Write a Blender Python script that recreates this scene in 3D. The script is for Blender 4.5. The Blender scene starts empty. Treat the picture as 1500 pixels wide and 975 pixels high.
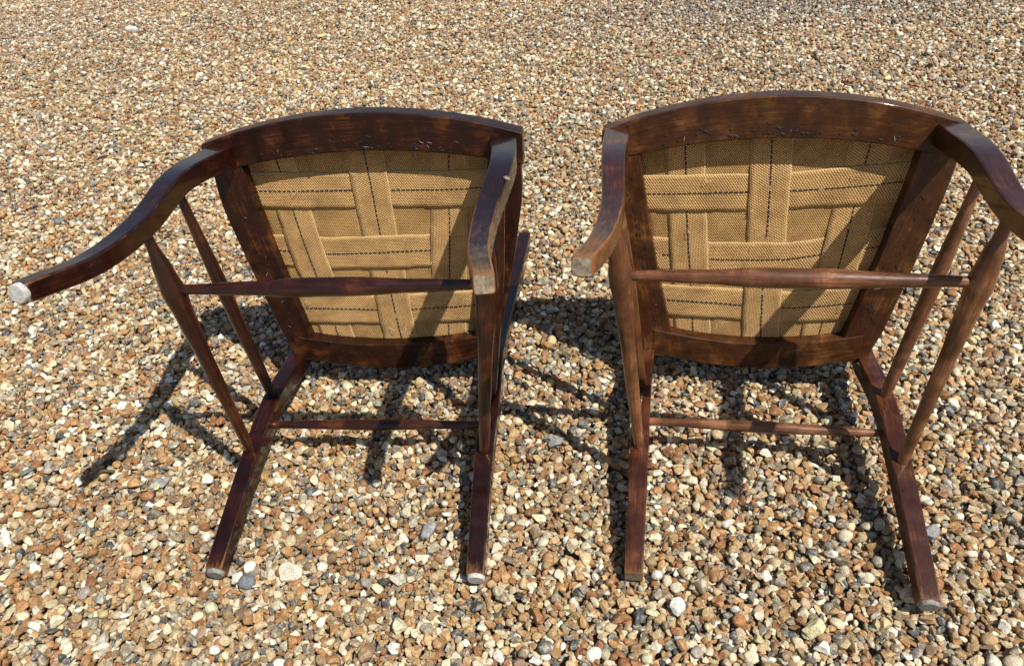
import bpy, math, random
import numpy as np
from mathutils import Matrix, Vector
random.seed(7); rng = np.random.default_rng(7)
sc = bpy.context.scene
COL = sc.collection

# ------------------------------------------------------------------ camera
CAM_H, PITCH, ROLL, FPX = 0.9127, math.radians(37.769), math.radians(-4.2944), 1110.5
cam_d = bpy.data.cameras.new('camera'); cam = bpy.data.objects.new('camera', cam_d); COL.objects.link(cam)
cam_d.sensor_fit = 'HORIZONTAL'; cam_d.sensor_width = 36.0; cam_d.lens = 36 * FPX / 1500
cam_d.clip_start = 0.02; cam_d.clip_end = 400
Fw = Vector((0, math.cos(PITCH), -math.sin(PITCH))); R0 = Vector((1, 0, 0)); U0 = Vector((0, math.sin(PITCH), math.cos(PITCH)))
Rt = R0 * math.cos(ROLL) + U0 * math.sin(ROLL); Up = U0 * math.cos(ROLL) - R0 * math.sin(ROLL)
cm = Matrix.Identity(4)
for i in range(3): cm[i][0], cm[i][1], cm[i][2] = Rt[i], Up[i], -Fw[i]
cm[2][3] = CAM_H
cam.matrix_world = cm
sc.camera = cam

# ------------------------------------------------------------------ light
SX, SY = -0.435, 0.418                       # shadow displacement per metre of height
sun_dir = Vector((-SX, -SY, 1)).normalized() # towards the sun
elev = math.asin(sun_dir.z); azim = math.atan2(sun_dir.x, sun_dir.y)
sd = bpy.data.lights.new('sun', 'SUN'); sd.energy = 5.0; sd.angle = math.radians(0.55); sd.color = (1.0, 0.95, 0.87)
so = bpy.data.objects.new('sun', sd); COL.objects.link(so)
so.rotation_euler = sun_dir.to_track_quat('Z', 'Y').to_euler(); so.location = (0, 0, 5)
w = bpy.data.worlds.new('World'); sc.world = w; w.use_nodes = True
nt = w.node_tree; bg = nt.nodes['Background']
sky = nt.nodes.new('ShaderNodeTexSky'); sky.sky_type = 'NISHITA'; sky.sun_disc = False
sky.sun_elevation = elev; sky.sun_rotation = azim; sky.air_density = 1.0; sky.dust_density = 1.0
nt.links.new(sky.outputs[0], bg.inputs[0]); bg.inputs[1].default_value = 0.078
vs = sc.view_settings; vs.view_transform = 'Standard'; vs.look = 'None'; vs.gamma = 1; vs.exposure = 0.19
sc.render.resolution_x, sc.render.resolution_y = 1024, 665

# ------------------------------------------------------------------ material helpers
def mat(name):
    m = bpy.data.materials.new(name); m.use_nodes = True
    return m, m.node_tree.nodes, m.node_tree.links, m.node_tree.nodes['Principled BSDF']
def ramp(N, stops, interp='LINEAR'):
    r = N.new('ShaderNodeValToRGB'); cr = r.color_ramp; cr.interpolation = interp
    while len(cr.elements) < len(stops): cr.elements.new(0.5)
    for e, (p, c) in zip(cr.elements, stops):
        e.position = p; e.color = (*c, 1) if len(c) == 3 else c
    return r
def noise(N, scale, detail=4, rough=0.55, dist=0):
    n = N.new('ShaderNodeTexNoise'); n.inputs['Scale'].default_value = scale
    n.inputs['Detail'].default_value = detail; n.inputs['Roughness'].default_value = rough
    n.inputs['Distortion'].default_value = dist; return n
def mix(N, L, a, b, f, mode='MIX'):
    m = N.new('ShaderNodeMix'); m.data_type = 'RGBA'; m.blend_type = mode
    for s, v in ((6, a), (7, b), (0, f)):
        if hasattr(v, 'is_output') or isinstance(v, bpy.types.NodeSocket): L.new(v, m.inputs[s])
        else: m.inputs[s].default_value = (*v, 1) if isinstance(v, tuple) else v
    return m.outputs[2]
def mapr(N, L, v, a, b, c, d):
    m = N.new('ShaderNodeMapRange'); L.new(v, m.inputs[0])
    for i, k in enumerate((a, b, c, d)): m.inputs[i + 1].default_value = k
    return m.outputs[0]

def wood(name, dark, mid, light, rough=0.3, wearcol=(0.22, 0.11, 0.045), coat=0.5, blot=0.5, spec=0.5):
    m, N, L, P = mat(name)
    uv = N.new('ShaderNodeUVMap'); tc = N.new('ShaderNodeTexCoord')
    mp = N.new('ShaderNodeMapping'); mp.inputs['Scale'].default_value = (300, 16, 1); L.new(uv.outputs[0], mp.inputs[0])
    g1 = noise(N, 1.0, 6, 0.65, 0.6); L.new(mp.outputs[0], g1.inputs[0])
    mp2 = N.new('ShaderNodeMapping'); mp2.inputs['Scale'].default_value = (1000, 70, 1); L.new(uv.outputs[0], mp2.inputs[0])
    g2 = noise(N, 1.0, 3, 0.6); L.new(mp2.outputs[0], g2.inputs[0])
    gb = noise(N, 16, 5, 0.65, 0.5); L.new(tc.outputs['Object'], gb.inputs[0])
    gm = N.new('ShaderNodeMath'); gm.operation = 'MULTIPLY_ADD'; L.new(gb.outputs[0], gm.inputs[0]); gm.inputs[1].default_value = 1.0
    g1h = N.new('ShaderNodeMath'); g1h.operation = 'MULTIPLY'; L.new(g1.outputs[0], g1h.inputs[0]); g1h.inputs[1].default_value = 0.55
    L.new(g1h.outputs[0], gm.inputs[2])
    c = ramp(N, [(0.60, dark), (0.84, mid), (1.0, light)]); cdiv = N.new('ShaderNodeMath'); cdiv.operation = 'MULTIPLY'; cdiv.inputs[1].default_value = 1.0
    c.color_ramp.elements[0].position = 0.52; c.color_ramp.elements[1].position = 0.80; c.color_ramp.elements[2].position = 1.0
    L.new(gm.outputs[0], cdiv.inputs[0]); L.new(cdiv.outputs[0], c.inputs[0])
    pores = mapr(N, L, g2.outputs[0], 0.30, 0.46, 0.45, 1.0)
    pm = N.new('ShaderNodeCombineXYZ')
    for i in range(3): L.new(pores, pm.inputs[i])
    col = mix(N, L, c.outputs[0], pm.outputs[0], 0.8, 'MULTIPLY')
    b = noise(N, 24, 5, 0.7); L.new(tc.outputs['Object'], b.inputs[0])
    bl = mapr(N, L, b.outputs[0], 0.35, 0.68, 0, blot)
    col = mix(N, L, col, dark, bl)
    # worn places: a vertex attribute says where, noise breaks it up into scratches
    at = N.new('ShaderNodeAttribute'); at.attribute_name = 'wear'
    wn = noise(N, 1.0, 5, 0.7); mp3 = N.new('ShaderNodeMapping'); mp3.inputs['Scale'].default_value = (160, 45, 1)
    L.new(uv.outputs[0], mp3.inputs[0]); L.new(mp3.outputs[0], wn.inputs[0])
    ad = N.new('ShaderNodeMath'); ad.operation = 'ADD'; L.new(at.outputs['Fac'], ad.inputs[0]); L.new(wn.outputs[0], ad.inputs[1])
    wf = mapr(N, L, ad.outputs[0], 0.86, 1.25, 0, 0.8)
    col = mix(N, L, col, wearcol, wf)
    # fine pale scuffs and dust specks
    sp = noise(N, 420, 2, 0.5); L.new(tc.outputs['Object'], sp.inputs[0])
    sf = mapr(N, L, sp.outputs[0], 0.74, 0.80, 0, 0.45)
    col = mix(N, L, col, (0.35, 0.28, 0.2), sf)
    L.new(col, P.inputs['Base Color'])
    rn = noise(N, 45, 5, 0.65); L.new(tc.outputs['Object'], rn.inputs[0])
    rr = mapr(N, L, rn.outputs[0], 0.3, 0.7, rough * 0.75, rough * 1.5)
    rm = N.new('ShaderNodeMath'); rm.operation = 'ADD'; L.new(rr, rm.inputs[0])
    ws = N.new('ShaderNodeMath'); ws.operation = 'MULTIPLY'; L.new(wf, ws.inputs[0]); ws.inputs[1].default_value = 0.3
    L.new(ws.outputs[0], rm.inputs[1]); L.new(rm.outputs[0], P.inputs['Roughness'])
    P.inputs['Specular IOR Level'].default_value = spec
    P.inputs['Coat Weight'].default_value = coat; P.inputs['Coat Roughness'].default_value = 0.09
    bp = N.new('ShaderNodeBump'); bp.inputs['Strength'].default_value = 0.35; bp.inputs['Distance'].default_value = 0.0006
    bs = N.new('ShaderNodeMath'); bs.operation = 'ADD'; L.new(g2.outputs[0], bs.inputs[0]); L.new(rn.outputs[0], bs.inputs[1])
    L.new(bs.outputs[0], bp.inputs['Height']); L.new(bp.outputs[0], P.inputs['Normal'])
    return m

def jute(name, col, col2, step_u, step_v, twill=0.5, strength=0.8, selv=0):
    """woven jute: threads from the UV (metres), colour wobble, depth as bump"""
    m, N, L, P = mat(name)
    uv = N.new('ShaderNodeUVMap'); tc = N.new('ShaderNodeTexCoord')
    wob = noise(N, 220, 2, 0.5); L.new(tc.outputs['Object'], wob.inputs[0])
    vm = N.new('ShaderNodeVectorMath'); vm.operation = 'MULTIPLY_ADD'
    L.new(wob.outputs[1], vm.inputs[0]); vm.inputs[1].default_value = (0.0012, 0.0012, 0); L.new(uv.outputs[0], vm.inputs[2])
    sx = N.new('ShaderNodeSeparateXYZ'); L.new(vm.outputs[0], sx.inputs[0])
    def m2(op, a, b=None, c=None):
        n = N.new('ShaderNodeMath'); n.operation = op
        for i, v in enumerate((a, b, c)):
            if v is None: continue
            if isinstance(v, (int, float)): n.inputs[i].default_value = v
            else: L.new(v, n.inputs[i])
        return n.outputs[0]
    row = m2('FLOOR', m2('DIVIDE', sx.outputs[1], step_v))
    prof = m2('ABSOLUTE', m2('SINE', m2('MULTIPLY', sx.outputs[1], math.pi / step_v)))
    knot = m2('SINE', m2('ADD', m2('MULTIPLY', sx.outputs[0], 2 * math.pi / step_u), m2('MULTIPLY', row, math.pi * (1 - twill * .6))))
    h = m2('MULTIPLY', m2('ADD', prof, 0.1), m2('ADD', m2('MULTIPLY', knot, 0.5), 0.45))
    fr = noise(N, 900, 3, 0.6); L.new(tc.outputs['Object'], fr.inputs[0])
    hh = m2('ADD', m2('MULTIPLY', h, 0.75), m2('MULTIPLY', fr.outputs[0], 0.85))
    c = ramp(N, [(0.30, col2), (0.60, col), (0.9, tuple(min(1, k * 1.35) for k in col))])
    L.new(mapr(N, L, hh, -0.05, 1.35, 0, 1), c.inputs[0])
    bn = noise(N, 30, 3, 0.6); L.new(tc.outputs['Object'], bn.inputs[0])
    cc = mix(N, L, c.outputs[0], col2, mapr(N, L, bn.outputs[0], 0.4, 0.75, 0, 0.5))
    if selv:
        e_ = m2('MINIMUM', sx.outputs[1], m2('SUBTRACT', selv, sx.outputs[1]))
        cc = mix(N, L, cc, (0.72, 0.55, 0.27), mapr(N, L, e_, 0.0008, 0.0020, 0.5, 0))
    L.new(cc, P.inputs['Base Color']); P.inputs['Roughness'].default_value = 0.85
    P.inputs['Specular IOR Level'].default_value = 0.15
    bp = N.new('ShaderNodeBump'); bp.inputs['Strength'].default_value = strength; bp.inputs['Distance'].default_value = 0.0012
    L.new(hh, bp.inputs['Height']); L.new(bp.outputs[0], P.inputs['Normal'])
    return m

def plain(name, c1, c2, scale, rough=0.8, bump=0.0005, coat=0):
    m, N, L, P = mat(name); tc = N.new('ShaderNodeTexCoord')
    n = noise(N, scale, 6, 0.65); L.new(tc.outputs['Object'], n.inputs[0])
    r = ramp(N, [(0.3, c1), (0.7, c2)]); L.new(n.outputs[0], r.inputs[0]); L.new(r.outputs[0], P.inputs['Base Color'])
    P.inputs['Roughness'].default_value = rough; P.inputs['Coat Weight'].default_value = coat
    bp = N.new('ShaderNodeBump'); bp.inputs['Distance'].default_value = bump; bp.inputs['Strength'].default_value = 0.8
    L.new(n.outputs[0], bp.inputs['Height']); L.new(bp.outputs[0], P.inputs['Normal']); return m

def stone_material(name, attr=True, c1=None, c2=None, rough=0.55):
    m, N, L, P = mat(name); tc = N.new('ShaderNodeTexCoord'); oi = N.new('ShaderNodeObjectInfo')
    off = N.new('ShaderNodeVectorMath'); off.operation = 'ADD'
    rv = N.new('ShaderNodeCombineXYZ'); mu = N.new('ShaderNodeMath'); mu.operation = 'MULTIPLY'; mu.inputs[1].default_value = 91.7
    L.new(oi.outputs['Random'], mu.inputs[0]); L.new(mu.outputs[0], rv.inputs[0]); L.new(mu.outputs[0], rv.inputs[1])
    L.new(tc.outputs['Object'], off.inputs[0]); L.new(rv.outputs[0], off.inputs[1])
    S = 1.0 if attr else 70.0      # instanced stones are unit sized
    if attr:
        ca = N.new('ShaderNodeAttribute'); ca.attribute_type = 'INSTANCER'; ca.attribute_name = 'stone_col'
        cb = N.new('ShaderNodeAttribute'); cb.attribute_type = 'INSTANCER'; cb.attribute_name = 'stone_col2'
        a, b = ca.outputs['Color'], cb.outputs['Color']
    else: a, b = c1, c2
    n1 = noise(N, 1.3 * S, 4, 0.6, 0.4); L.new(off.outputs[0], n1.inputs[0])
    f1 = mapr(N, L, n1.outputs[0], 0.50, 0.62, 0, 1)
    col = mix(N, L, a, b, f1)
    n2 = noise(N, 5.5 * S, 5, 0.7); L.new(off.outputs[0], n2.inputs[0])
    v = mapr(N, L, n2.outputs[0], 0.30, 0.70, 0.45, 1.42)
    vv = N.new('ShaderNodeCombineXYZ')
    for i in range(3): L.new(v, vv.inputs[i])
    col = mix(N, L, col, vv.outputs[0], 1.0, 'MULTIPLY')
    n3 = noise(N, 9 * S, 2, 0.5); L.new(off.outputs[0], n3.inputs[0])
    col = mix(N, L, col, (0.08, 0.05, 0.03), mapr(N, L, n3.outputs[0], 0.62, 0.70, 0, 0.6))
    L.new(col, P.inputs['Base Color'])
    L.new(mapr(N, L, n1.outputs[0], 0.3, 0.7, rough - 0.14, rough + 0.2), P.inputs['Roughness'])
    P.inputs['Specular IOR Level'].default_value = 0.45
    bp = N.new('ShaderNodeBump'); bp.inputs['Strength'].default_value = 0.75; bp.inputs['Distance'].default_value = 0.0016
    L.new(n2.outputs[0], bp.inputs['Height']); L.new(bp.outputs[0], P.inputs['Normal'])
    return m

# ------------------------------------------------------------------ mesh helpers
def link(name, verts, faces, m, parent=None, uvs=None, smooth=True, wear=None, mats=None, midx=None, wn=True):
    me = bpy.data.meshes.new(name); me.from_pydata([tuple(v) for v in verts], [], faces)
    for k in (mats or [m]): me.materials.append(k)
    if uvs is not None:
        ul = me.uv_layers.new(name='UVMap')
        for p in me.polygons:
            for li, k in zip(p.loop_indices, range(len(p.vertices))): ul.data[li].uv = uvs[p.index][k]
    if wear is not None:
        at = me.attributes.new('wear', 'FLOAT', 'POINT'); at.data.foreach_set('value', np.array(wear, dtype=np.float32))
    me.polygons.foreach_set('use_smooth', [smooth] * len(me.polygons))
    if midx: me.polygons.foreach_set('material_index', midx)
    me.update()
    o = bpy.data.objects.new(name, me); COL.objects.link(o); o.parent = parent
    if smooth and wn:
        md = o.modifiers.new('normals', 'WEIGHTED_NORMAL'); md.keep_sharp = True; md.weight = 100
    return o

def loft(name, secs, m, parent=None, wear=None, cap=0.0, capmats=(None, None), caprnd=0.0, uoff=None, edgewear=0.0):
    """secs: rings of equal point count along the piece; caps inset for a soft end"""
    n = len(secs[0]); secs = [np.array(s, float) for s in secs]
    wr = list(wear) if wear is not None else [0.0] * len(secs)
    if caprnd > 0:      # soften both ends with two shrinking rings
        for end in (0, -1):
            c = secs[end].mean(0); nb = secs[1 if end == 0 else -2].mean(0); t = c - nb; t /= np.linalg.norm(t)
            base = secs[end]; rad = np.linalg.norm(base - c, axis=1).mean()
            r1 = c + (base - c) * (1 - 0.35 * caprnd / rad) + t * caprnd * 0.65
            r2 = c + (base - c) * (1 - 1.0 * caprnd / rad) + t * caprnd
            if end == 0: secs = [r2, r1] + secs; wr = [wr[0] + .15] * 2 + wr
            else: secs = secs + [r1, r2]; wr = wr + [wr[-1] + .15] * 2
    V = np.concatenate(secs); F = []; UV = []; MI = []
    cs = np.array([s.mean(0) for s in secs]); ln = np.concatenate([[0], np.cumsum(np.linalg.norm(np.diff(cs, axis=0), axis=1))])
    peri = np.concatenate([[0], np.cumsum(np.linalg.norm(np.roll(secs[len(secs) // 2], -1, 0) - secs[len(secs) // 2], axis=1))])
    uo = uoff if uoff is not None else random.random() * 7; vo = random.random() * 5
    for i in range(len(secs) - 1):
        for j in range(n):
            k = (j + 1) % n
            F.append((i * n + j, i * n + k, (i + 1) * n + k, (i + 1) * n + j))
            UV.append([(peri[j] + uo, ln[i] + vo), (peri[j + 1] + uo, ln[i] + vo), (peri[j + 1] + uo, ln[i + 1] + vo), (peri[j] + uo, ln[i + 1] + vo)])
            MI.append(0)
    mats = [m]
    for e, base in ((0, 0), (1, (len(secs) - 1) * n)):
        idx = [base + j for j in range(n)]
        if e == 0: idx = idx[::-1]
        F.append(tuple(idx)); UV.append([(uo + V[q][0], vo + V[q][2] + V[q][1] * .3) for q in idx])
        if capmats[e]:
            mats.append(capmats[e]); MI.append(len(mats) - 1)
        else: MI.append(0)
    edge = np.array([edgewear if (q % 4) in (1, 2) else 0.0 for q in range(n)]) if edgewear else np.zeros(n)
    wv = (np.array(wr)[:, None] + edge[None, :]).ravel()
    return link(name, V, F, m, parent, UV, wear=wv, mats=mats, midx=MI)

def rrect(a, b, r, k=3):
    """rounded rectangle outline, half sizes a, b"""
    r = min(r, a * .95, b * .95); out = []
    for cx, cy, s in ((a - r, b - r, 0), (-(a - r), b - r, 1), (-(a - r), -(b - r), 2), (a - r, -(b - r), 3)):
        for i in range(k + 1):
            t = (s + i / k) * math.pi / 2; out.append((cx + r * math.cos(t), cy + r * math.sin(t)))
    return out
def circ(r, n=20): return [(r * math.cos(2 * math.pi * i / n), r * math.sin(2 * math.pi * i / n)) for i in range(n)]

def cr(pts, n):
    """Catmull-Rom through the points"""
    P = [np.array(p, float) for p in pts]; P = [2 * P[0] - P[1]] + P + [2 * P[-1] - P[-2]]; out = []
    for i in range(1, len(P) - 2):
        for q in range(n):
            s = q / n; p0, p1, p2, p3 = P[i - 1:i + 3]
            out.append(.5 * (2 * p1 + (p2 - p0) * s + (2 * p0 - 5 * p1 + 4 * p2 - p3) * s * s + (3 * p1 - p0 - 3 * p2 + p3) * s ** 3))
    out.append(P[-2]); return out
def interp(t, pts):
    xs, ys = zip(*pts); return float(np.interp(t, xs, ys))
def smooth_interp(t, pts):
    for (a, ya), (b, yb) in zip(pts, pts[1:]):
        if t <= b:
            s = max(0, min(1, (t - a) / (b - a))); s = s * s * (3 - 2 * s); return ya + (yb - ya) * s
    return pts[-1][1]

# chair space: x across, y = away from the feet, z = towards the front of the seat. p(u, v, w) -> (u, -v, w)
def c2l(p): return np.array([p[0], -p[1], p[2]])
def bar(name, path, shape, m, parent, side=(1, 0, 0), wear=None, capmats=(None, None), caprnd=0.0015, edgewear=0.30):
    """sweep; shape(t) -> outline; side = direction that the outline's first axis keeps to"""
    path = [c2l(p) for p in path]; n = len(path); secs = []; wr = []
    L = np.concatenate([[0], np.cumsum([np.linalg.norm(path[i + 1] - path[i]) for i in range(n - 1)])]); L /= L[-1]
    for i in range(n):
        T = path[min(i + 1, n - 1)] - path[max(i - 1, 0)]; T /= np.linalg.norm(T)
        A = np.array(side, float); A -= T * A.dot(T); A /= np.linalg.norm(A); B = np.cross(T, A)
        secs.append([path[i] + A * a + B * b for a, b in shape(L[i])]); wr.append(wear(L[i]) if wear else 0.0)
    return loft(name, secs, m, parent, wr, capmats=capmats, caprnd=caprnd, edgewear=edgewear if len(secs[0]) == 16 else 0.0)

def turned(name, a, b, prof, m, parent, n=26, sag=0.0, flat=1.0):
    a = np.array(a, float); b = np.array(b, float)
    path = [a + (b - a) * i / n for i in range(n + 1)]
    return bar(name, path, lambda t: [(x, y * flat) for x, y in circ(smooth_interp(t, prof))], m, parent, side=(0.3, 0, 1), caprnd=0.0005)

def top_level(o, label, cat, group=None):
    o['label'] = label; o['category'] = cat
    if group: o['group'] = group
    return o

# ------------------------------------------------------------------ the ground
def ground_material():
    m, N, L, P = mat('gravel_bed'); tc = N.new('ShaderNodeTexCoord')
    vo = N.new('ShaderNodeTexVoronoi'); vo.inputs['Scale'].default_value = 85; L.new(tc.outputs['Object'], vo.inputs[0])
    r = ramp(N, [(0.0, (0.30, 0.19, 0.10)), (0.25, (0.42, 0.33, 0.22)), (0.45, (0.26, 0.13, 0.06)), (0.6, (0.52, 0.46, 0.36)), (0.75, (0.16, 0.14, 0.13)), (0.9, (0.36, 0.23, 0.12))], 'CONSTANT')
    sp = N.new('ShaderNodeSeparateColor'); L.new(vo.outputs['Color'], sp.inputs[0]); L.new(sp.outputs[0], r.inputs[0])
    n = noise(N, 300, 4); L.new(tc.outputs['Object'], n.inputs[0])
    col = mix(N, L, r.outputs[0], (0.12, 0.08, 0.05), mapr(N, L, n.outputs[0], 0.4, 0.7, 0, 0.6)); L.new(col, P.inputs['Base Color'])
    P.inputs['Roughness'].default_value = 0.85
    bp = N.new('ShaderNodeBump'); bp.inputs['Distance'].default_value = 0.006; bp.invert = True
    L.new(vo.outputs['Distance'], bp.inputs['Height']); L.new(bp.outputs[0], P.inputs['Normal']); return m
bed_z = -0.022
S = 60
g = link('ground', [(-S, -S, bed_z), (S, -S, bed_z), (S, S, bed_z), (-S, S, bed_z)], [(0, 1, 2, 3)], ground_material(), smooth=False)
g['kind'] = 'structure'

# stone shapes: rounded pebbles and chipped flints
def ico(sub):
    import bmesh
    bm = bmesh.new(); bmesh.ops.create_icosphere(bm, subdivisions=sub, radius=1.0)
    V = np.array([v.co[:] for v in bm.verts]); F = [[v.index for v in f.verts] for f in bm.faces]; bm.free(); return V, F
ICO_V, ICO_F = ico(4)
def stone_shape(kind, r, big=False):
    V = ICO_V.copy()
    nrm = r.normal(size=(5, 3)); 
    for k in nrm:            # low frequency lumps
        k = k / np.linalg.norm(k); V *= (1 + r.uniform(-.2, .2) * np.sin(V @ k * r.uniform(1.2, 2.6) + r.uniform(0, 6)))[:, None]
    ncut = {'round': 5, 'chip': 13, 'flake': 9}[kind]
    dmin, dmax = {'round': (.68, .95), 'chip': (.42, .80), 'flake': (.38, .78)}[kind]
    soft = {'round': .8, 'chip': 1.0, 'flake': 1.0}[kind]
    for _ in range(ncut):
        k = r.normal(size=3); k /= np.linalg.norm(k); d = r.uniform(dmin, dmax)
        p = V @ k; over = np.maximum(p - d, 0); V -= soft * over[:, None] * k
    V += (0.014 if kind == 'round' else 0.028) * np.sin(V[:, [1, 2, 0]] * r.uniform(5, 9) + r.uniform(0, 6))
    s = {'round': (1, r.uniform(.68, .95), r.uniform(.5, .75)), 'chip': (1, r.uniform(.6, .92), r.uniform(.45, .72)), 'flake': (1, r.uniform(.5, .85), r.uniform(.28, .42))}[kind]
    V *= np.array(s); V -= (V.max(0) + V.min(0)) / 2; V /= max(V[:, 0].max(), 1e-6)
    return V
M_STONE = stone_material('flint_gravel')
proto_col = bpy.data.collections.new('gravel_stone_shapes')
shapes = []
kinds = ['round'] * 10 + ['chip'] * 25 + ['flake'] * 10
for i, k in enumerate(kinds):
    V = stone_shape(k, rng)
    me = bpy.data.meshes.new('gravel_stone_%02d' % i); me.from_pydata([tuple(v) for v in V], [], ICO_F); me.materials.append(M_STONE)
    me.polygons.foreach_set('use_smooth', [True] * len(me.polygons)); me.update()
    o = bpy.data.objects.new('gravel_stone_%02d' % i, me); proto_col.objects.link(o); shapes.append(V)
HGT = np.array([(V[:, 2].max() - V[:, 2].min()) / 2 for V in shapes]); WID = np.array([V[:, 1].max() for V in shapes])

# pile one periodic patch of gravel by dropping stones onto a height map
TILE, CELL = 1.4, 0.0025
NC = int(TILE / CELL)
def pile(nst):
    H = np.zeros((NC, NC), np.float32); out = []
    size = np.clip(rng.lognormal(math.log(0.0055), 0.31, nst), 0.0024, 0.0098)
    size = np.concatenate([np.sort(size[:nst // 2])[::-1], size[nst // 2:]])
    idx = rng.integers(0, len(shapes), nst); cand = rng.integers(0, NC, (nst, 4, 2)); yaw = rng.uniform(0, 2 * math.pi, nst)
    tilt = rng.normal(0, 0.30, (nst, 2))
    for i in range(nst):
        a = size[i]; k = idx[i]; b = a * (0.5 + .5 * WID[k]); h = a * HGT[k]; rc = max(1, int(b / CELL))
        cs = cand[i]; hs = [H[c[0], c[1]] + H[(c[0] + rc) % NC, c[1]] + H[c[0], (c[1] + rc) % NC] for c in cs]
        c = cs[int(np.argmin(hs))]
        ii = np.arange(c[0] - rc, c[0] + rc + 1) % NC; jj = np.arange(c[1] - rc, c[1] + rc + 1) % NC
        pa = H[np.ix_(ii, jj)]; base = float(pa.mean()) * .75 + float(pa.max()) * .25
        d = (np.arange(-rc, rc + 1) * CELL / b) ** 2; dd = np.clip(1 - d[:, None] - d[None, :], 0, 1) ** .5
        gx = float(pa[-1].mean() - pa[0].mean()) / (2 * rc * CELL + 1e-9); gy = float(pa[:, -1].mean() - pa[:, 0].mean()) / (2 * rc * CELL + 1e-9)
        z = base + h * 0.80
        H[np.ix_(ii, jj)] = np.maximum(pa, np.where(dd > .15, z + h * dd * .9, 0))
        out.append((c[0] * CELL, c[1] * CELL, z, a, k, yaw[i], tilt[i, 0] + .6 * math.atan(gy), tilt[i, 1] - .6 * math.atan(gx)))
    return np.array(out), H
T_, H_ = pile(43500)
zref = float(np.percentile(H_, 60)); T_[:, 2] -= zref
# drop the ones that ended far below the surface
keep = T_[:, 2] > -0.020; T_ = T_[keep]

def half_w(y): return 0.78 + 0.62 * np.maximum(y, 0)
tiles = []
for tx in range(-4, 5):
    for ty in range(0, 5):
        o = np.array([tx * TILE, 0.15 + ty * TILE]); X = T_[:, 0] + o[0]; Y = T_[:, 1] + o[1]
        ok = (np.abs(X) < half_w(Y)) & (Y < 4.9)
        if ty >= 2: ok &= (T_[:, 2] > -0.009)
        if not ok.any(): continue
        A = T_[ok].copy(); A[:, 0] = X[ok]; A[:, 1] = Y[ok]; tiles.append(A)
G = np.concatenate(tiles); n = len(G)
# gentle unevenness of the drive
G[:, 2] += 0.004 * np.sin(G[:, 0] * 2.1 + 1.3) * np.sin(G[:, 1] * 1.7 + .4) * np.clip((G[:, 1] - 1.3) / 1.2, 0, 1)
print('gravel stones', n)

pal = [  # weight, main colour, second colour
 (15, (0.64, 0.55, 0.37), (0.78, 0.72, 0.58)), (12, (0.54, 0.40, 0.22), (0.66, 0.55, 0.36)), (15, (0.46, 0.28, 0.12), (0.60, 0.44, 0.24)),
 (14, (0.40, 0.195, 0.065), (0.55, 0.34, 0.15)), (9, (0.30, 0.125, 0.040), (0.44, 0.24, 0.10)), (12, (0.29, 0.18, 0.09), (0.44, 0.31, 0.18)),
 (9, (0.25, 0.19, 0.125), (0.50, 0.43, 0.32)), (5, (0.14, 0.135, 0.125), (0.42, 0.38, 0.32)), (4, (0.065, 0.068, 0.07), (0.30, 0.28, 0.25)),
 (5, (0.33, 0.29, 0.23), (0.54, 0.49, 0.40)), (6, (0.84, 0.80, 0.70), (0.66, 0.59, 0.46)), (1, (0.34, 0.18, 0.12), (0.44, 0.30, 0.22))]
def mute(c, k=.88):
    l = sum(c) / 3; c = [l + (x - l) * k for x in c]; return (c[0] * 1.01, c[1] * .995, c[2] * 0.91)
pal = [(a, mute(b), mute(c)) for a, b, c in pal]
wt = np.array([p[0] for p in pal], float); wt /= wt.sum()
pi_ = rng.choice(len(pal), n, p=wt)
C1 = np.array([p[1] for p in pal])[pi_]; C2 = np.array([p[2] for p in pal])[pi_]
br = (rng.normal(1, 0.13, n).clip(.65, 1.4) * (1 + .06 * np.sin(G[:, 0] * 3.1 + 1.7 * np.sin(G[:, 1] * 2.3)) * np.sin(G[:, 1] * 3.7 + .8)))[:, None]; C1 = C1 * br * rng.normal(1, .03, (n, 3)); C2 = C2 * br
# dirtier, greyer and finer area of the drive at the far right, and patches of dust
def patch(x, y, cx, cy, rx, ry): return np.exp(-(((x - cx) / rx) ** 2 + ((y - cy) / ry) ** 2))
gy_ = np.clip(patch(G[:, 0], G[:, 1], 1.35, 3.25, 1.0, .33) * 1.0 + patch(G[:, 0], G[:, 1], -2.3, 3.6, .8, .5) * .45 + .25 * patch(G[:, 0], G[:, 1], 1.1, 2.5, .5, .16), 0, 1) * rng.uniform(.3, 1, n)
gy_ = gy_[:, None]
for C in (C1, C2):
    lum = C.mean(1, keepdims=True); C[:] = C * (1 - .75 * gy_) + (lum * .62 * np.array([1.03, 1.0, .95])) * .75 * gy_
C1 = C1.clip(.02, .9); C2 = C2.clip(.02, .9)

me = bpy.data.meshes.new('gravel'); me.vertices.add(n); me.vertices.foreach_set('co', G[:, :3].astype(np.float32).ravel())
def addat(nm, ty, field, arr):
    a = me.attributes.new(nm, ty, 'POINT'); a.data.foreach_set(field, np.ascontiguousarray(arr, dtype=np.int32 if ty == 'INT' else np.float32).ravel())
stretch = np.ones((n, 3)) * G[:, 3:4] * rng.uniform(.9, 1.12, (n, 3))
addat('rot', 'FLOAT_VECTOR', 'vector', np.stack([G[:, 6], G[:, 7], G[:, 5]], 1)); addat('scl', 'FLOAT_VECTOR', 'vector', stretch)
addat('pick', 'INT', 'value', G[:, 4])
addat('stone_col', 'FLOAT_COLOR', 'color', np.concatenate([C1, np.ones((n, 1))], 1)); addat('stone_col2', 'FLOAT_COLOR', 'color', np.concatenate([C2, np.ones((n, 1))], 1))
me.materials.append(M_STONE)
gr = bpy.data.objects.new('gravel', me); COL.objects.link(gr); gr['kind'] = 'stuff'
gr['label'] = 'loose mixed flint gravel of tan, orange, cream and grey stones covering the drive'; gr['category'] = 'gravel'
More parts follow.
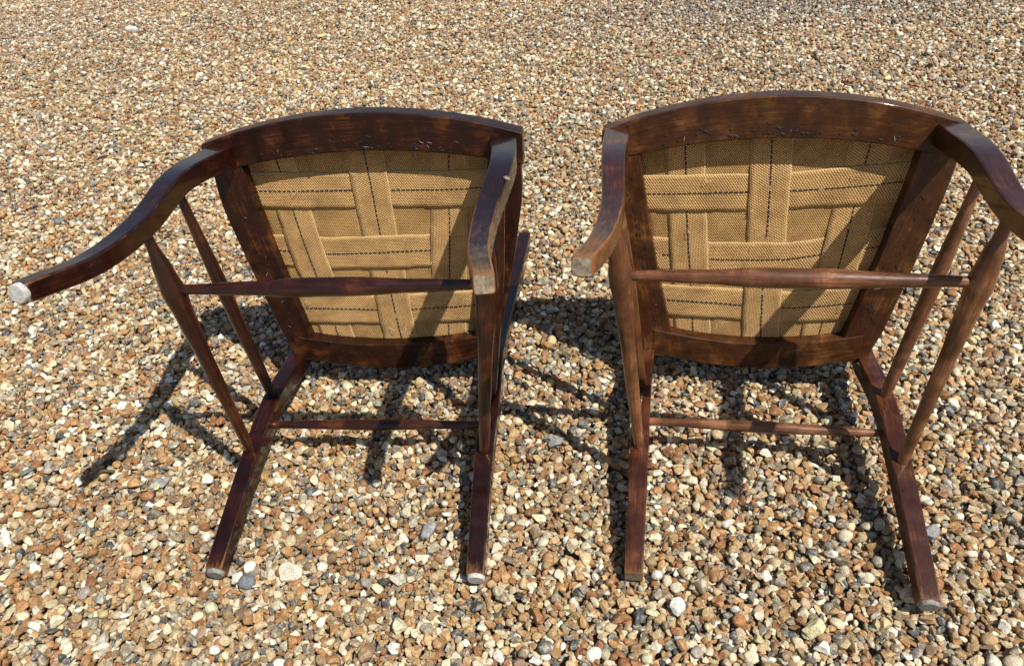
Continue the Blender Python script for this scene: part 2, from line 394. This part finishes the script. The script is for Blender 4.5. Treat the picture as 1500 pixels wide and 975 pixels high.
ng = bpy.data.node_groups.new('scatter_stones', 'GeometryNodeTree')
ng.interface.new_socket('Geometry', in_out='INPUT', socket_type='NodeSocketGeometry'); ng.interface.new_socket('Geometry', in_out='OUTPUT', socket_type='NodeSocketGeometry')
gi = ng.nodes.new('NodeGroupInput'); go = ng.nodes.new('NodeGroupOutput'); ip = ng.nodes.new('GeometryNodeInstanceOnPoints')
ci = ng.nodes.new('GeometryNodeCollectionInfo'); ci.inputs[0].default_value = proto_col; ci.inputs['Separate Children'].default_value = True; ci.inputs['Reset Children'].default_value = True
def named(nm, ty):
    q = ng.nodes.new('GeometryNodeInputNamedAttribute'); q.data_type = ty; q.inputs[0].default_value = nm
    return next(s for s in q.outputs if s.enabled and s.name == 'Attribute')
m2p = ng.nodes.new('GeometryNodeMeshToPoints'); ng.links.new(gi.outputs[0], m2p.inputs[0])
ng.links.new(m2p.outputs[0], ip.inputs['Points']); ng.links.new(ci.outputs[0], ip.inputs['Instance']); ip.inputs['Pick Instance'].default_value = True
ng.links.new(named('pick', 'INT'), ip.inputs['Instance Index']); e2r = ng.nodes.new('FunctionNodeEulerToRotation')
ng.links.new(named('rot', 'FLOAT_VECTOR'), e2r.inputs[0]); ng.links.new(e2r.outputs[0], ip.inputs['Rotation']); ng.links.new(named('scl', 'FLOAT_VECTOR'), ip.inputs['Scale'])
ng.links.new(ip.outputs[0], go.inputs[0])
md = gr.modifiers.new('stones', 'NODES'); md.node_group = ng

# ------------------------------------------------------------------ chairs
A_P = {'R0u': 0.1799, 'R0v': -0.0038, 'R0w': 0.0222, 'R1u': 0.1847, 'R1v': 0.1122, 'R1w': 0.0165, 'R2u': 0.1829, 'R2v': 0.2282, 'R2w': -0.0077, 'R3u': 0.185, 'R3v': 0.4019, 'R3w': -0.067, 'F0u': 0.2192, 'F0v': -0.0034, 'F0w': 0.389, 'Fau': 0.2285, 'Fav': 0.1276, 'Faw': 0.396, 'Fbu': 0.2202, 'Fbv': 0.252, 'Fbw': 0.3842, 'Fcu': 0.2228, 'Fcv': 0.3617, 'Fcw': 0.3837, 'F4u': 0.2395, 'F4v': 0.4594, 'F4w': 0.3977, 't1': 1.0984, 't2': 2.0336, 'xs': 0.2453, 'rsu': 0.1685, 'rsv': 0.1604, 'rsw': -0.0053, 'fou': 0.2447, 'fow': 0.4094, 'fiu': 0.1934, 'fiw': 0.3709, 'riu': 0.1453, 'riw': 0.0546, 'so0u': 0.2507, 'so0w': 0.356, 'so1u': 0.1906, 'so1w': 0.0494, 'fomw': 0.4471, 'fimw': 0.3891, 'rimw': 0.0411, 'rbw': -0.0082}
B_P = {'R0u': 0.1797, 'R0v': -0.0036, 'R0w': 0.0224, 'R1u': 0.1829, 'R1v': 0.1068, 'R1w': 0.0223, 'R2u': 0.1831, 'R2v': 0.2277, 'R2w': -0.0071, 'R3u': 0.1839, 'R3v': 0.4087, 'R3w': -0.0721, 'F0u': 0.2298, 'F0v': -0.0028, 'F0w': 0.391, 'Fau': 0.2288, 'Fav': 0.1279, 'Faw': 0.3957, 'Fbu': 0.2222, 'Fbv': 0.2515, 'Fbw': 0.3829, 'Fcu': 0.2262, 'Fcv': 0.3609, 'Fcw': 0.3851, 'F4u': 0.2397, 'F4v': 0.459, 'F4w': 0.3995, 't1': 1.0994, 't2': 2.0256, 'xs': 0.2465, 'rsu': 0.1676, 'rsv': 0.1603, 'rsw': -0.0067, 'fou': 0.2489, 'fow': 0.4059, 'fiu': 0.1967, 'fiw': 0.3682, 'riu': 0.1384, 'riw': 0.0575, 'so0u': 0.2489, 'so0w': 0.3485, 'so1u': 0.1913, 'so1w': 0.046, 'fomw': 0.45, 'fimw': 0.3894, 'rimw': 0.0414, 'rbw': -0.008}
A_R = [[0.99351, 0.11361, 0.00531], [-0.11344, 0.98662, 0.11708], [0.00806, -0.11692, 0.99311]]; A_T = (-0.21147, 1.0456, 0.0508)
B_R = [[0.97754, 0.21074, -5e-05], [-0.2089, 0.96902, 0.13179], [0.02782, -0.12882, 0.99128]]; B_T = (0.40531, 0.97139, 0.05299)

END = plain('worn_end_grain', (0.10, 0.065, 0.04), (0.42, 0.34, 0.24), 160, 0.85, 0.001)
PAD_W = plain('pale_felt_pad', (0.34, 0.32, 0.29), (0.62, 0.60, 0.56), 260, 0.95, 0.0008)
PAD_G = plain('dusty_grey_pad', (0.13, 0.12, 0.11), (0.34, 0.32, 0.29), 350, 0.9, 0.0008)
TACK = plain('dark_tack', (0.006, 0.004, 0.003), (0.012, 0.008, 0.006), 200, 0.5, 0.0004, 0.12)
STAPLE = plain('dull_staple_steel', (0.25, 0.22, 0.18), (0.6, 0.55, 0.48), 300, 0.35, 0.0002)
FIBRE = plain('pale_fibre', (0.55, 0.42, 0.22), (0.75, 0.62, 0.38), 300, 0.8)
THREAD = plain('black_thread', (0.012, 0.012, 0.014), (0.035, 0.033, 0.03), 500, 0.8)
JUTE = jute('jute_webbing', (0.74, 0.46, 0.19), (0.16, 0.082, 0.026), 0.0040, 0.0025, 0.25, 0.9, .06)
HESS = jute('hessian_cloth', (0.64, 0.39, 0.15), (0.13, 0.068, 0.022), 0.0034, 0.0026, 0.0, 0.9)

def make_chair(name, Pm, Rm, T, dark, mid, light, rail, pads, label, straps, seed, turn):
    rnd = random.Random(seed)
    root = bpy.data.objects.new(name, None); COL.objects.link(root)
    M4 = Matrix.Identity(4)
    for i in range(3):
        for j in range(3): M4[i][j] = Rm[i][j]
        M4[i][3] = T[i]
    root.matrix_world = M4; root.empty_display_size = 0.1
    top_level(root, label, 'chair', 'two upturned wooden chairs lying on the gravel')
    WL = wood(name + '_leg_wood', dark, mid, light, 0.36, coat=0.55, spec=0.2, blot=0.3, wearcol=(0.26, 0.105, 0.03))
    WS = wood(name + '_turned_wood', *turn, 0.34, coat=0.6, spec=0.25, blot=0.25)
    WR = wood(name + '_rail_wood', rail[0], rail[1], rail[2], 0.45, coat=0.3, blot=0.8, spec=0.2)
    q = lambda k: np.array([Pm[k + 'u'], Pm[k + 'v'], Pm[k + 'w']])
    def S(p, s): p = np.array(p, float).copy(); p[0] *= s; return p
    for s in (-1, 1):
        # sabre front leg
        ctl = [S(q(k), s) for k in ('F0', 'Fa', 'Fb', 'Fc', 'F4')]
        path = cr(ctl, 12)
        wid = [(0, .0200), (.12, .0190), (.3, .0162), (.55, .0140), (.8, .0124), (1, .0111)]
        thk = [(0, .0165), (.12, .0155), (.3, .0148), (.55, .0136), (.8, .0120), (1, .0110)]
        if seed == 1 and s == 1:
            c_ = c2l(path[18]); V = [c_ + np.array(d) for d in ((.0145, .006, .0186), (.0195, 0, .0182), (.0150, -.007, .0186), (.0115, 0, .0190), (.0198, -.002, .0150), (.0158, -.001, .0192))]
            link('chipped_edge', V, [(0, 3, 5), (3, 2, 5), (2, 1, 5), (1, 0, 5), (0, 1, 4), (1, 2, 4), (0, 4, 2, 3)], END, root, smooth=False)
        pad = pads[0 if s < 0 else 1]
        wearf = (lambda t: interp(t, [(0, 0), (.5, .04), (.66, .34), (.85, .40), (.96, .5), (1, .8)])) if pad == 'bare' else (lambda t: interp(t, [(0, 0), (.9, .08), (1, .3)]))
        bar('front_leg', path, lambda t: rrect(interp(t, wid), interp(t, thk), .0032), WL, root, wear=wearf, capmats=(None, END if True else None), caprnd=.0018)
        if pad != 'bare':
            tt = path[-1] - path[-2]; tt /= np.linalg.norm(tt)
            bar('foot_pad', [path[-1] + tt * .0008, path[-1] + tt * .0045, path[-1] + tt * .0068], lambda t: circ(.0110 if t < .8 else .0103, 22), PAD_W if pad == 'white' else PAD_G, root, caprnd=.001)
        # rear leg, carried on into the back post
        R = [S(q(k), s) for k in ('R0', 'R1', 'R2', 'R3')]
        off = [.0165, .0155, .0145, .013]
        leg = [r - np.array([0, 0, o]) for r, o in zip(R, off)]
        lp = cr(leg, 8)
        p0 = np.array([s * .1815, -.045, .006])
        lp = cr([p0] + leg, 8)
        pad = pads[2 if s < 0 else 3]
        bar('rear_leg', lp, lambda t: rrect(interp(t, [(0, .0145), (.3, .0145), (1, .0125)]), interp(t, [(0, .0165), (.5, .0155), (1, .0130)]), .0028), WL, root,
            wear=lambda t: interp(t, [(0, 0), (.85, .04), (.96, .2), (1, .5)]), capmats=(None, END), caprnd=.0015)
        if pad != 'bare':
            tt = lp[-1] - lp[-2]; tt /= np.linalg.norm(tt)
            bar('foot_pad', [lp[-1] + tt * .0008, lp[-1] + tt * .004, lp[-1] + tt * .006], lambda t: circ(.0125 if t < .8 else .0118, 22), PAD_W if pad == 'white' else PAD_G, root, caprnd=.001)
        bar('back_post', [np.array([s * .1815, -.0455, .006]), np.array([s * .186, -.16, .004]), np.array([s * .195, -.32, .012]), np.array([s * .2034, -.4787, .0252])],
            lambda t: rrect(.0135, .0155, .004), WL, root, caprnd=.004)
        # side stretchers
        f1 = S(curve_pt(Pm, Pm['t1']), s); f2 = S(curve_pt(Pm, Pm['t2']), s)
        r1 = R[1] - np.array([0, 0, .004]); r2 = R[2] - np.array([0, 0, .004])
        turned('side_stretcher', f1, r1, [(0, .0065), (.06, .0068), (.45, .0108), (.8, .0092), (1, .0078)], WS, root)
        turned('side_stretcher', f2, r2, [(0, .0062), (.07, .0070), (.17, .0128), (.25, .0160), (.34, .0132), (.55, .0102), (.85, .0085), (1, .0078)], WS, root, n=40)
    f2l = S(curve_pt(Pm, Pm['t2']), -1); r2l = S(q('R2'), -1); a = f2l + Pm['xs'] * (r2l - f2l); b = S(a, -1)
    turned('cross_stretcher', a, b, [(0, .0066), (.05, .0070), (.25, .0096), (.42, .0132), (.58, .0130), (.8, .0090), (.95, .0070), (1, .0066)], WS, root, n=40)
    a = S(q('rs'), -1); a[0] -= .012; a[2] -= .004; b = S(a, -1)
    turned('rear_stretcher', a, b, [(0, .0056), (.05, .0062), (.5, .0092), (.95, .0062), (1, .0056)], WS, root, n=30)
    # seat rails: sections across u for front and rear, along w for the sides
    def rail_u(nm, us, wi, wo, v0, v1, r=.0025):
        secs = []
        for u in us:
            cw = (wi(u) + wo(u)) / 2; hw = abs(wo(u) - wi(u)) / 2; cv = (v0 + v1) / 2; hv = abs(v1 - v0) / 2
            secs.append([c2l((u, cv + y, cw + x)) for x, y in rrect(hw, hv, r)])
        return loft(nm, secs, WR, root, caprnd=.002, edgewear=.26)
    fo, fi = Pm['fou'], Pm['fiu']
    us = np.linspace(-fo - .003, fo + .001, 33)
    rail_u('front_rail', us, lambda u: Pm['fimw'] - (Pm['fimw'] - Pm['fiw']) * (u / fi) ** 2, lambda u: Pm['fomw'] - (Pm['fomw'] - Pm['fow']) * (u / fo) ** 2, 0.0, -.034)
    us = np.linspace(-.166, .166, 25)
    rail_u('rear_rail', us, lambda u: Pm['rbw'] + .025 * (u / .165) ** 2, lambda u: Pm['rimw'] + (Pm['riw'] - Pm['rimw']) * (u / .142) ** 2, -.0006, -.030)
    for s in (-1, 1):
        w0, w1 = .012, Pm['fiw'] + .004; secs = []
        for i in range(15):
            w_ = w0 + (w1 - w0) * i / 14
            k = (w_ - Pm['riw']) / (Pm['fiw'] - Pm['riw']); ui = Pm['riu'] + (fi - Pm['riu']) * k + .004 * math.sin(max(0, min(1, k)) * math.pi)
            k2 = (w_ - Pm['so1w']) / (Pm['so0w'] - Pm['so1w']); uo = Pm['so1u'] + (Pm['so0u'] - Pm['so1u']) * k2 + .003 * math.sin(max(0, min(1, k2)) * math.pi)
            if w_ < .045: uo = min(uo, .186)
            uo = min(uo, fo - .0015)
            secs.append([c2l((s * (ui + uo) / 2 + x, -.0168 + y, w_)) for x, y in rrect((uo - ui) / 2, .0152, .0028)])
        loft('side_rail', secs, WR, root, caprnd=.001, edgewear=.26)
    # hessian under the webbing, dished a little by years of sitting
    def dish(u, w_): 
        k = 1 - (u / .19) ** 2; j = 1 - ((w_ - .21) / .18) ** 2
        return .0035 * max(0, k) * max(0, j)
    def edge_u(w_, m=.004): return Pm['riu'] + (fi - Pm['riu']) * (w_ - Pm['riw']) / (Pm['fiw'] - Pm['riw']) + m
    nw, nu = 40, 30; V = []; F = []; UV = []
    for i in range(nw + 1):
        w_ = .030 + (.395 - .030) * i / nw
        for j in range(nu + 1):
            u = edge_u(w_, .010) * (2 * j / nu - 1); V.append(c2l((u, -.0258 + dish(u, w_), w_)))
    for i in range(nw):
        for j in range(nu):
            f = (i * (nu + 1) + j, i * (nu + 1) + j + 1, (i + 1) * (nu + 1) + j + 1, (i + 1) * (nu + 1) + j); F.append(f)
            UV.append([(V[k][0], V[k][2]) for k in f])
    ho = link('hessian', V, F, HESS, root, UV, wn=False)
    sm = ho.modifiers.new('thick', 'SOLIDIFY'); sm.thickness = .001; sm.offset = 1
    # interlaced webbing straps; each a woven band with two edges and a dashed thread down the middle
    vs_, hs_ = straps; HW = .0300
    def vline(i, w_): a_, b_ = vs_[i]; return a_[0] + (b_[0] - a_[0]) * (w_ - a_[1]) / (b_[1] - a_[1])
    def hline(j, u): pts = hs_[j]; return float(np.interp(u, [p[0] for p in pts], [p[1] for p in pts]))
    def over(i, j): return (i + j) % 2 == 1
    def band(kind, i):
        cs, hgt, nrm = [], [], []
        N_ = 90
        for k in range(N_ + 1):
            if kind == 'v':
                w_ = .036 + (.391 - .036) * k / N_; u = vline(i, w_); up = 0
                for j in range(len(hs_)):
                    d = abs(w_ - hline(j, u)); sgn = 1 if over(i, j) else -1
                    up += sgn * (0.5 + .5 * math.cos(math.pi * min(1, max(0, (d - .026) / .016))))
                cs.append((u, w_)); nrm.append((1, 0))
            else:
                e = max(edge_u(hline(i, -.17)), edge_u(hline(i, .17))) + .006
                u = -e + 2 * e * k / N_; w_ = hline(i, u); up = 0
                for j in range(len(vs_)):
                    d = abs(u - vline(j, w_)); sgn = -1 if over(j, i) else 1
                    up += sgn * (0.5 + .5 * math.cos(math.pi * min(1, max(0, (d - .026) / .016))))
                cs.append((u, w_)); nrm.append((0, 1))
            hgt.append(-.0243 + .0006 * up)
        V = []; F = []; UV = []; M_ = 8; ln = 0; ph = rnd.uniform(0, 6)
        for k in range(N_ + 1):
            if k: ln += math.hypot(cs[k][0] - cs[k - 1][0], cs[k][1] - cs[k - 1][1])
            for a_ in range(M_ + 1):
                t = 2 * a_ / M_ - 1; hw = HW * (1 + .018 * math.sin(ln * 37 + ph + (2 if t > 0 else 0)) + .010 * math.sin(ln * 130 + ph * 2))
                u = cs[k][0] + nrm[k][0] * t * hw; w_ = cs[k][1] + nrm[k][1] * t * hw
                ed = .0013 if abs(t) > .99 else 0
                V.append(c2l((u, hgt[k] + dish(u, w_) + ed * (1 if hgt[k] > -.0243 else .3), w_)))
        for k in range(N_):
            for a_ in range(M_):
                b0 = k * (M_ + 1) + a_; f = (b0, b0 + 1, b0 + M_ + 2, b0 + M_ + 1); F.append(f)
                l0 = ln * k / N_; l1 = ln * (k + 1) / N_; x0 = HW * 2 * a_ / M_; x1 = HW * 2 * (a_ + 1) / M_
                UV.append([(l0, x0), (l0, x1), (l1, x1), (l1, x0)])
        o = link('webbing_strap', V, F, JUTE, root, UV, wn=False)
        sm = o.modifiers.new('thick', 'SOLIDIFY'); sm.thickness = .0008; sm.offset = 0
        # dashed thread: short raised stitches, one sub-part
        V2 = []; F2 = []; st = .0078; pos = 0.004; acc = 0; ptsn = []
        for k in range(N_ + 1):
            if k: acc += math.hypot(cs[k][0] - cs[k - 1][0], cs[k][1] - cs[k - 1][1])
            ptsn.append((acc, cs[k], hgt[k]))
        while pos + .0055 < acc:
            quad = []
            if rnd.random() < .025: pos += st; continue
            for ss in (pos, pos + .0057):
                k = min(range(N_ + 1), key=lambda z: abs(ptsn[z][0] - ss)); k2 = min(N_ - 1, max(0, k if ptsn[k][0] <= ss else k - 1))
                f_ = (ss - ptsn[k2][0]) / max(1e-9, ptsn[k2 + 1][0] - ptsn[k2][0])
                u = ptsn[k2][1][0] * (1 - f_) + ptsn[k2 + 1][1][0] * f_; w_ = ptsn[k2][1][1] * (1 - f_) + ptsn[k2 + 1][1][1] * f_
                jit = rnd.uniform(-.0004, .0004) + .0008 * math.sin(ss * 23 + i * 2); n_ = nrm[k2]; h_ = ptsn[k2][2] * (1 - f_) + ptsn[k2 + 1][2] * f_
                quad.append((u + n_[0] * jit, w_ + n_[1] * jit, h_ + dish(u, w_), n_))
            b0 = len(V2)
            for (u, w_, h_, n_) in quad:
                for t, z in ((-1, .0005), (-.5, .0013), (.5, .0013), (1, .0005)):
                    V2.append(c2l((u + n_[0] * t * .0012, h_ + z, w_ + n_[1] * t * .0012)))
            for t in range(3): F2.append((b0 + t, b0 + t + 1, b0 + t + 5, b0 + t + 4))
            pos += st
        link('stitching', V2, F2, THREAD, o, wn=False)
    for i in range(len(vs_)): band('v', i)
    for i in range(len(hs_)): band('h', i)
    # tack heads, staple ends and holes along the rails
    
    import bmesh
    bm = bmesh.new(); bmesh.ops.create_icosphere(bm, subdivisions=2, radius=.0017); tm = bpy.data.meshes.new('tack'); bm.to_mesh(tm); bm.free(); tm.materials.append(TACK)
    tm.polygons.foreach_set('use_smooth', [True] * len(tm.polygons))
    bm = bmesh.new(); bmesh.ops.create_cube(bm, size=1); bmesh.ops.scale(bm, vec=(.0038, .0006, .0006), verts=bm.verts); stm = bpy.data.meshes.new('staple'); bm.to_mesh(stm); bm.free(); stm.materials.append(STAPLE)
    def place(mesh, nm, u, v, w_, sc_=1, ang=0):
        o = bpy.data.objects.new(nm, mesh); COL.objects.link(o); o.parent = root; o.location = c2l((u, v, w_)); o.scale = (sc_ * rnd.uniform(.9, 2.4), sc_ * .22, sc_ * .8)
        o.rotation_euler = (0, ang, 0)
    for _ in range(34):
        u = rnd.uniform(-.17, .17); w_ = Pm['fimw'] - (Pm['fimw'] - Pm['fiw']) * (u / fi) ** 2 + abs(rnd.gauss(.010, .006)) + .002
        place(tm, 'tack', u, .0002, w_, rnd.uniform(.7, 1.5), rnd.uniform(-.5, .5))
    for s in (-1, 1):
        for _ in range(20):
            w_ = rnd.uniform(.07, .34); u = edge_u(w_, .004) + rnd.uniform(.012, .030)
            place(tm, 'tack', s * u, -.0014, w_, rnd.uniform(.7, 1.5), 1.3 + rnd.uniform(-.5, .5))
    for _ in range(14):
        u = rnd.uniform(-.14, .14); w_ = Pm['rimw'] - rnd.uniform(.006, .022) + .012 * (u / .15) ** 2
        place(tm, 'tack', u, -.0004, w_, rnd.uniform(.5, .9), rnd.uniform(0, 3))
    for _ in range(18 if seed == 1 else 7):
        if rnd.random() < .5:
            u = rnd.uniform(-.16, .17); w_ = Pm['fimw'] - (Pm['fimw'] - Pm['fiw']) * (u / fi) ** 2 + rnd.uniform(.003, .016); v = .0003
        else:
            w_ = rnd.uniform(.06, .35); u = rnd.choice((-1, 1)) * (edge_u(w_, .004) + rnd.uniform(.010, .028)); v = -.0012
        place(stm, 'staple', u, v, w_, rnd.uniform(.6, 1.1), rnd.uniform(0, 3))
    # stray fibres pulled out of the cloth
    for _ in range(14):
        a_ = rnd.uniform(0, 6.3); u = rnd.uniform(-.15, .15); w_ = rnd.choice((rnd.uniform(.07, .35), Pm['fimw'] - rnd.uniform(.015, .03), Pm['rimw'] + rnd.uniform(.012, .02))); l_ = rnd.uniform(.005, .013)
        pts = [np.array((u + math.cos(a_ + q_ * .6) * l_ * q_ / 2, -.0205 + dish(u, w_) + .0035 * math.sin(q_ * 1.6), w_ + math.sin(a_ + q_ * .6) * l_ * q_ / 2)) for q_ in range(3)]
        bar('loose_fibre', cr(pts, 3), lambda t: circ(.00032, 5), FIBRE, root, side=(0.1, 1, 0.2), caprnd=0)
    # backrest, lying on the stones behind the seat
    def arch(z, yv, half, thick, tall, bow, nm):
        path = [np.array([u, yv, z - bow * (1 - (u / half) ** 2)]) for u in np.linspace(-half, half, 19)]
        bar(nm, path, lambda t: rrect(tall, thick, .003), WL, root, side=(0, 1, 0), caprnd=.001)
    arch(.020, -.445, .190, .009, .026, .006, 'top_rail'); arch(.006, -.250, .180, .007, .014, .003, 'back_rail')
    return root

def curve_pt(Pm, t):
    ps = [np.array([Pm[n + k] for k in 'uvw']) for n in ('F0', 'Fa', 'Fb', 'Fc', 'F4')]
    i = min(3, int(t)); s = t - i
    p0 = ps[i - 1] if i > 0 else 2 * ps[0] - ps[1]; p1 = ps[i]; p2 = ps[i + 1]; p3 = ps[i + 2] if i < 3 else 2 * ps[4] - ps[3]
    return .5 * (2 * p1 + (p2 - p0) * s + (2 * p0 - 5 * p1 + 4 * p2 - p3) * s * s + (3 * p1 - p0 - 3 * p2 + p3) * s ** 3)

SA = ([((-.1441, .3627), (-.1190, .170)), ((-.0010, .3768), (.0100, .0557)), ((.1312, .3652), (.1006, .0666))],
      [[(-.19, .1035), (-.15, .1050), (0, .1000), (.15, .106), (.19, .107)], [(-.19, .2175), (-.0932, .2102), (.0804, .2115), (.19, .213)], [(-.19, .3234), (-.0385, .3188), (.0263, .3183), (.19, .3165)]])
SB = ([((-.1304, .3688), (-.1080, .12)), ((-.0042, .3782), (.0104, .0537)), ((.1327, .3586), (.1100, .10))],
      [[(-.19, .111), (-.155, .1094), (0, .1016), (.0579, .1006), (.1466, .1102), (.19, .114)], [(-.19, .195), (-.0781, .187), (.0405, .1877), (.1732, .2112), (.19, .2135)], [(-.19, .2978), (-.0324, .2994), (.0342, .3023), (.1889, .3149), (.2, .3155)]])
make_chair('wooden_chair', A_P, A_R, A_T, (0.005, 0.0009, 0.0006), (0.016, 0.0027, 0.0014), (0.050, 0.0105, 0.0035),
           ((0.006, 0.0012, 0.0004), (0.032, 0.0068, 0.0016), (0.17, 0.052, 0.010)), ('white', 'bare', 'grey', 'white'),
           'darker upturned wooden chair on the left with a white pad on one front foot', SA, 1, ((0.008, 0.0016, 0.0007), (0.030, 0.0062, 0.0022), (0.11, 0.030, 0.008)))
make_chair('wooden_chair', B_P, B_R, B_T, (0.015, 0.0038, 0.0015), (0.056, 0.0155, 0.0060), (0.15, 0.050, 0.018),
           ((0.014, 0.0040, 0.0011), (0.088, 0.0285, 0.0070), (0.26, 0.105, 0.028)), ('bare', 'bare', 'bare', 'grey'),
           'browner upturned wooden chair on the right with bare worn front feet', SB, 2, ((0.03, 0.009, 0.0035), (0.15, 0.056, 0.020), (0.38, 0.17, 0.075)))

# ------------------------------------------------------------------ odd stones, petals and a twig that stand out
def unproj(px, py, z=0.0):
    X, Y = px - 750, py - 487.5; r = Fw + Rt * (X / FPX) - Up * (Y / FPX); k = (z - CAM_H) / r.z
    return Vector((0, 0, CAM_H)) + r * k
def odd_stone(px, py, L, kind, m, label, zz=.006, seed=0, flat=.55, wid=.75, rz=0):
    r = np.random.default_rng(seed); V = stone_shape(kind, r) ; V[:, 1] *= wid / max(1e-6, V[:, 1].max()); V[:, 2] *= flat / V[:, 2].max(); V *= L / 2
    p = unproj(px, py, zz); o = link('stone', V, ICO_F, m, wn=False)
    o.location = p; o.rotation_euler = (r.normal(0, .12), r.normal(0, .12), rz); top_level(o, label, 'stone')
cream = stone_material('cream_flint', False, (0.72, 0.65, 0.48), (0.80, 0.75, 0.62), .7)
grey = stone_material('grey_flint', False, (0.27, 0.27, 0.27), (0.40, 0.39, 0.37), .6)
slate = stone_material('blue_grey_flint', False, (0.14, 0.16, 0.17), (0.22, 0.24, 0.24), .5)
white = stone_material('white_flint', False, (0.70, 0.68, 0.62), (0.58, 0.54, 0.46), .7)
rust = stone_material('rust_flint', False, (0.42, 0.17, 0.06), (0.52, 0.27, 0.11), .5)
yel = stone_material('pale_yellow_flint', False, (0.72, 0.62, 0.34), (0.80, 0.74, 0.54), .6)
odd_stone(425, 836, .034, 'flake', cream, 'jagged cream stone right of the dark left rear foot of the left chair', seed=3, flat=.45, wid=.9, rz=.3)
odd_stone(626, 776, .040, 'chip', grey, 'speckled grey lump of stone left of the right rear leg of the left chair', seed=5, flat=.45, wid=.55, rz=1.2)
odd_stone(362, 851, .025, 'round', slate, 'round blue grey pebble beside the left rear foot of the left chair', seed=8, flat=.6, wid=.95)
odd_stone(192, 43, .055, 'chip', white, 'large white stone far back at the upper left of the gravel', seed=9, flat=.6, wid=.7)
odd_stone(88, 324, .030, 'round', slate, 'blue grey pebble on the gravel left of the left chair seat', seed=11, flat=.6, wid=.8, rz=.4)
odd_stone(1192, 919, .031, 'chip', yel, 'pale yellow angular stone in the foreground between the rear feet of the right chair', seed=13, flat=.5, wid=.85, rz=1.0)
odd_stone(992, 888, .026, 'chip', white, 'chalky white stone below the left rear foot of the right chair', seed=17, flat=.6, wid=.8, rz=1.3)
odd_stone(962, 841, .016, 'round', white, 'smooth small white pebble just right of the left rear foot of the right chair', seed=19, flat=.7, wid=.95, zz=.008)
odd_stone(1083, 908, .018, 'round', rust, 'rust orange pebble in the bottom foreground below the right chair', seed=23, flat=.7, wid=.9, zz=.008)
odd_stone(815, 645, .030, 'chip', grey, 'flat grey stone on the gravel between the two chairs', seed=29, flat=.35, wid=.8)
odd_stone(235, 708, .036, 'flake', grey, 'flat grey stone on the gravel left of the left rear leg of the left chair', seed=31, flat=.3, wid=.7, rz=.8)
odd_stone(1364, 779, .026, 'chip', grey, 'mid grey stone just right of the right rear leg of the right chair', seed=37, flat=.5, wid=.8, rz=.9)
odd_stone(40, 690, .026, 'chip', slate, 'dark glossy flint near the left edge of the photo', seed=41, flat=.5, wid=.6, rz=.9)
odd_stone(7, 843, .018, 'flake', yel, 'bright yellow fragment at the left edge low in the photo', seed=43, flat=.3, wid=.6, rz=.9)

# yellow petals and a dry twig lying on the stones
PET = plain('yellow_petal', (0.62, 0.52, 0.16), (0.80, 0.74, 0.36), 120, 0.7)
def petal(px, py, L, lab, rz):
    V = []; F = []; p = unproj(px, py, .009)
    for i in range(7):
        t = i / 6; hw = L * .28 * math.sin(math.pi * (.08 + .84 * t))
        for j in (-1, 0, 1): V.append((L * (t - .5), j * hw, .003 * abs(j) + .004 * (t - .5) ** 2 * 4))
    for i in range(6):
        for j in range(2): F.append((i * 3 + j, i * 3 + j + 1, i * 3 + j + 4, i * 3 + j + 3))
    o = link('petal', V, F, PET, wn=False); o.location = p; o.rotation_euler = (.15, -.1, rz)
    sm = o.modifiers.new('thick', 'SOLIDIFY'); sm.thickness = .0004
    top_level(o, lab, 'petal', 'yellow petals scattered on the gravel')
petal(270, 22, .040, 'yellow petal on the far gravel near the top edge, upper left', .3)
petal(402, 91, .024, 'small yellow petal above the left chair, nearest the chair of the back ones', 1.0)
petal(447, 98, .028, 'thin yellow petal just behind the left chair top rail', .1)
petal(472, 53, .045, 'long pale yellow petal far behind the left chair', -.1)
petal(641, 64, .030, 'pale yellow petal far back above the right half of the left chair', .1)
petal(633, 41, .036, 'dull yellow petal farthest back of the pair in the middle near the top edge', .2)
petal(231, 716, .010, 'tiny bright orange yellow petal on the flat grey stone at lower left', .8)
petal(1300, 116, .03, 'yellow petal on the far gravel behind the right chair', .8)
TW = plain('dry_bark', (0.05, 0.03, 0.02), (0.16, 0.11, 0.07), 200, 0.9)
def twig(a, b, r, lab, z=.010):
    A, B = unproj(*a, z), unproj(*b, z); mid = (A + B) / 2 + Vector((.004, .006, .004)); P_ = [np.array((p.x, -p.y, p.z)) for p in (A, mid, B)]
    o = bar('twig', cr(P_, 5), lambda t: [(x * (1 - .4 * t), y * (1 - .4 * t)) for x, y in circ(r, 9)], TW, None, side=(0, 0, 1), caprnd=.0006); top_level(o, lab, 'twig')
twig((206, 490), (225, 476), .0028, 'short dark twig on the gravel left of the left chair stretchers')
twig((120, 704), (166, 690), .0035, 'broken dark bark stick at the tip of the leg shadow, lower left')
twig((1222, 868), (1219, 838), .0012, 'thin rust brown stalk in the foreground under the right chair')
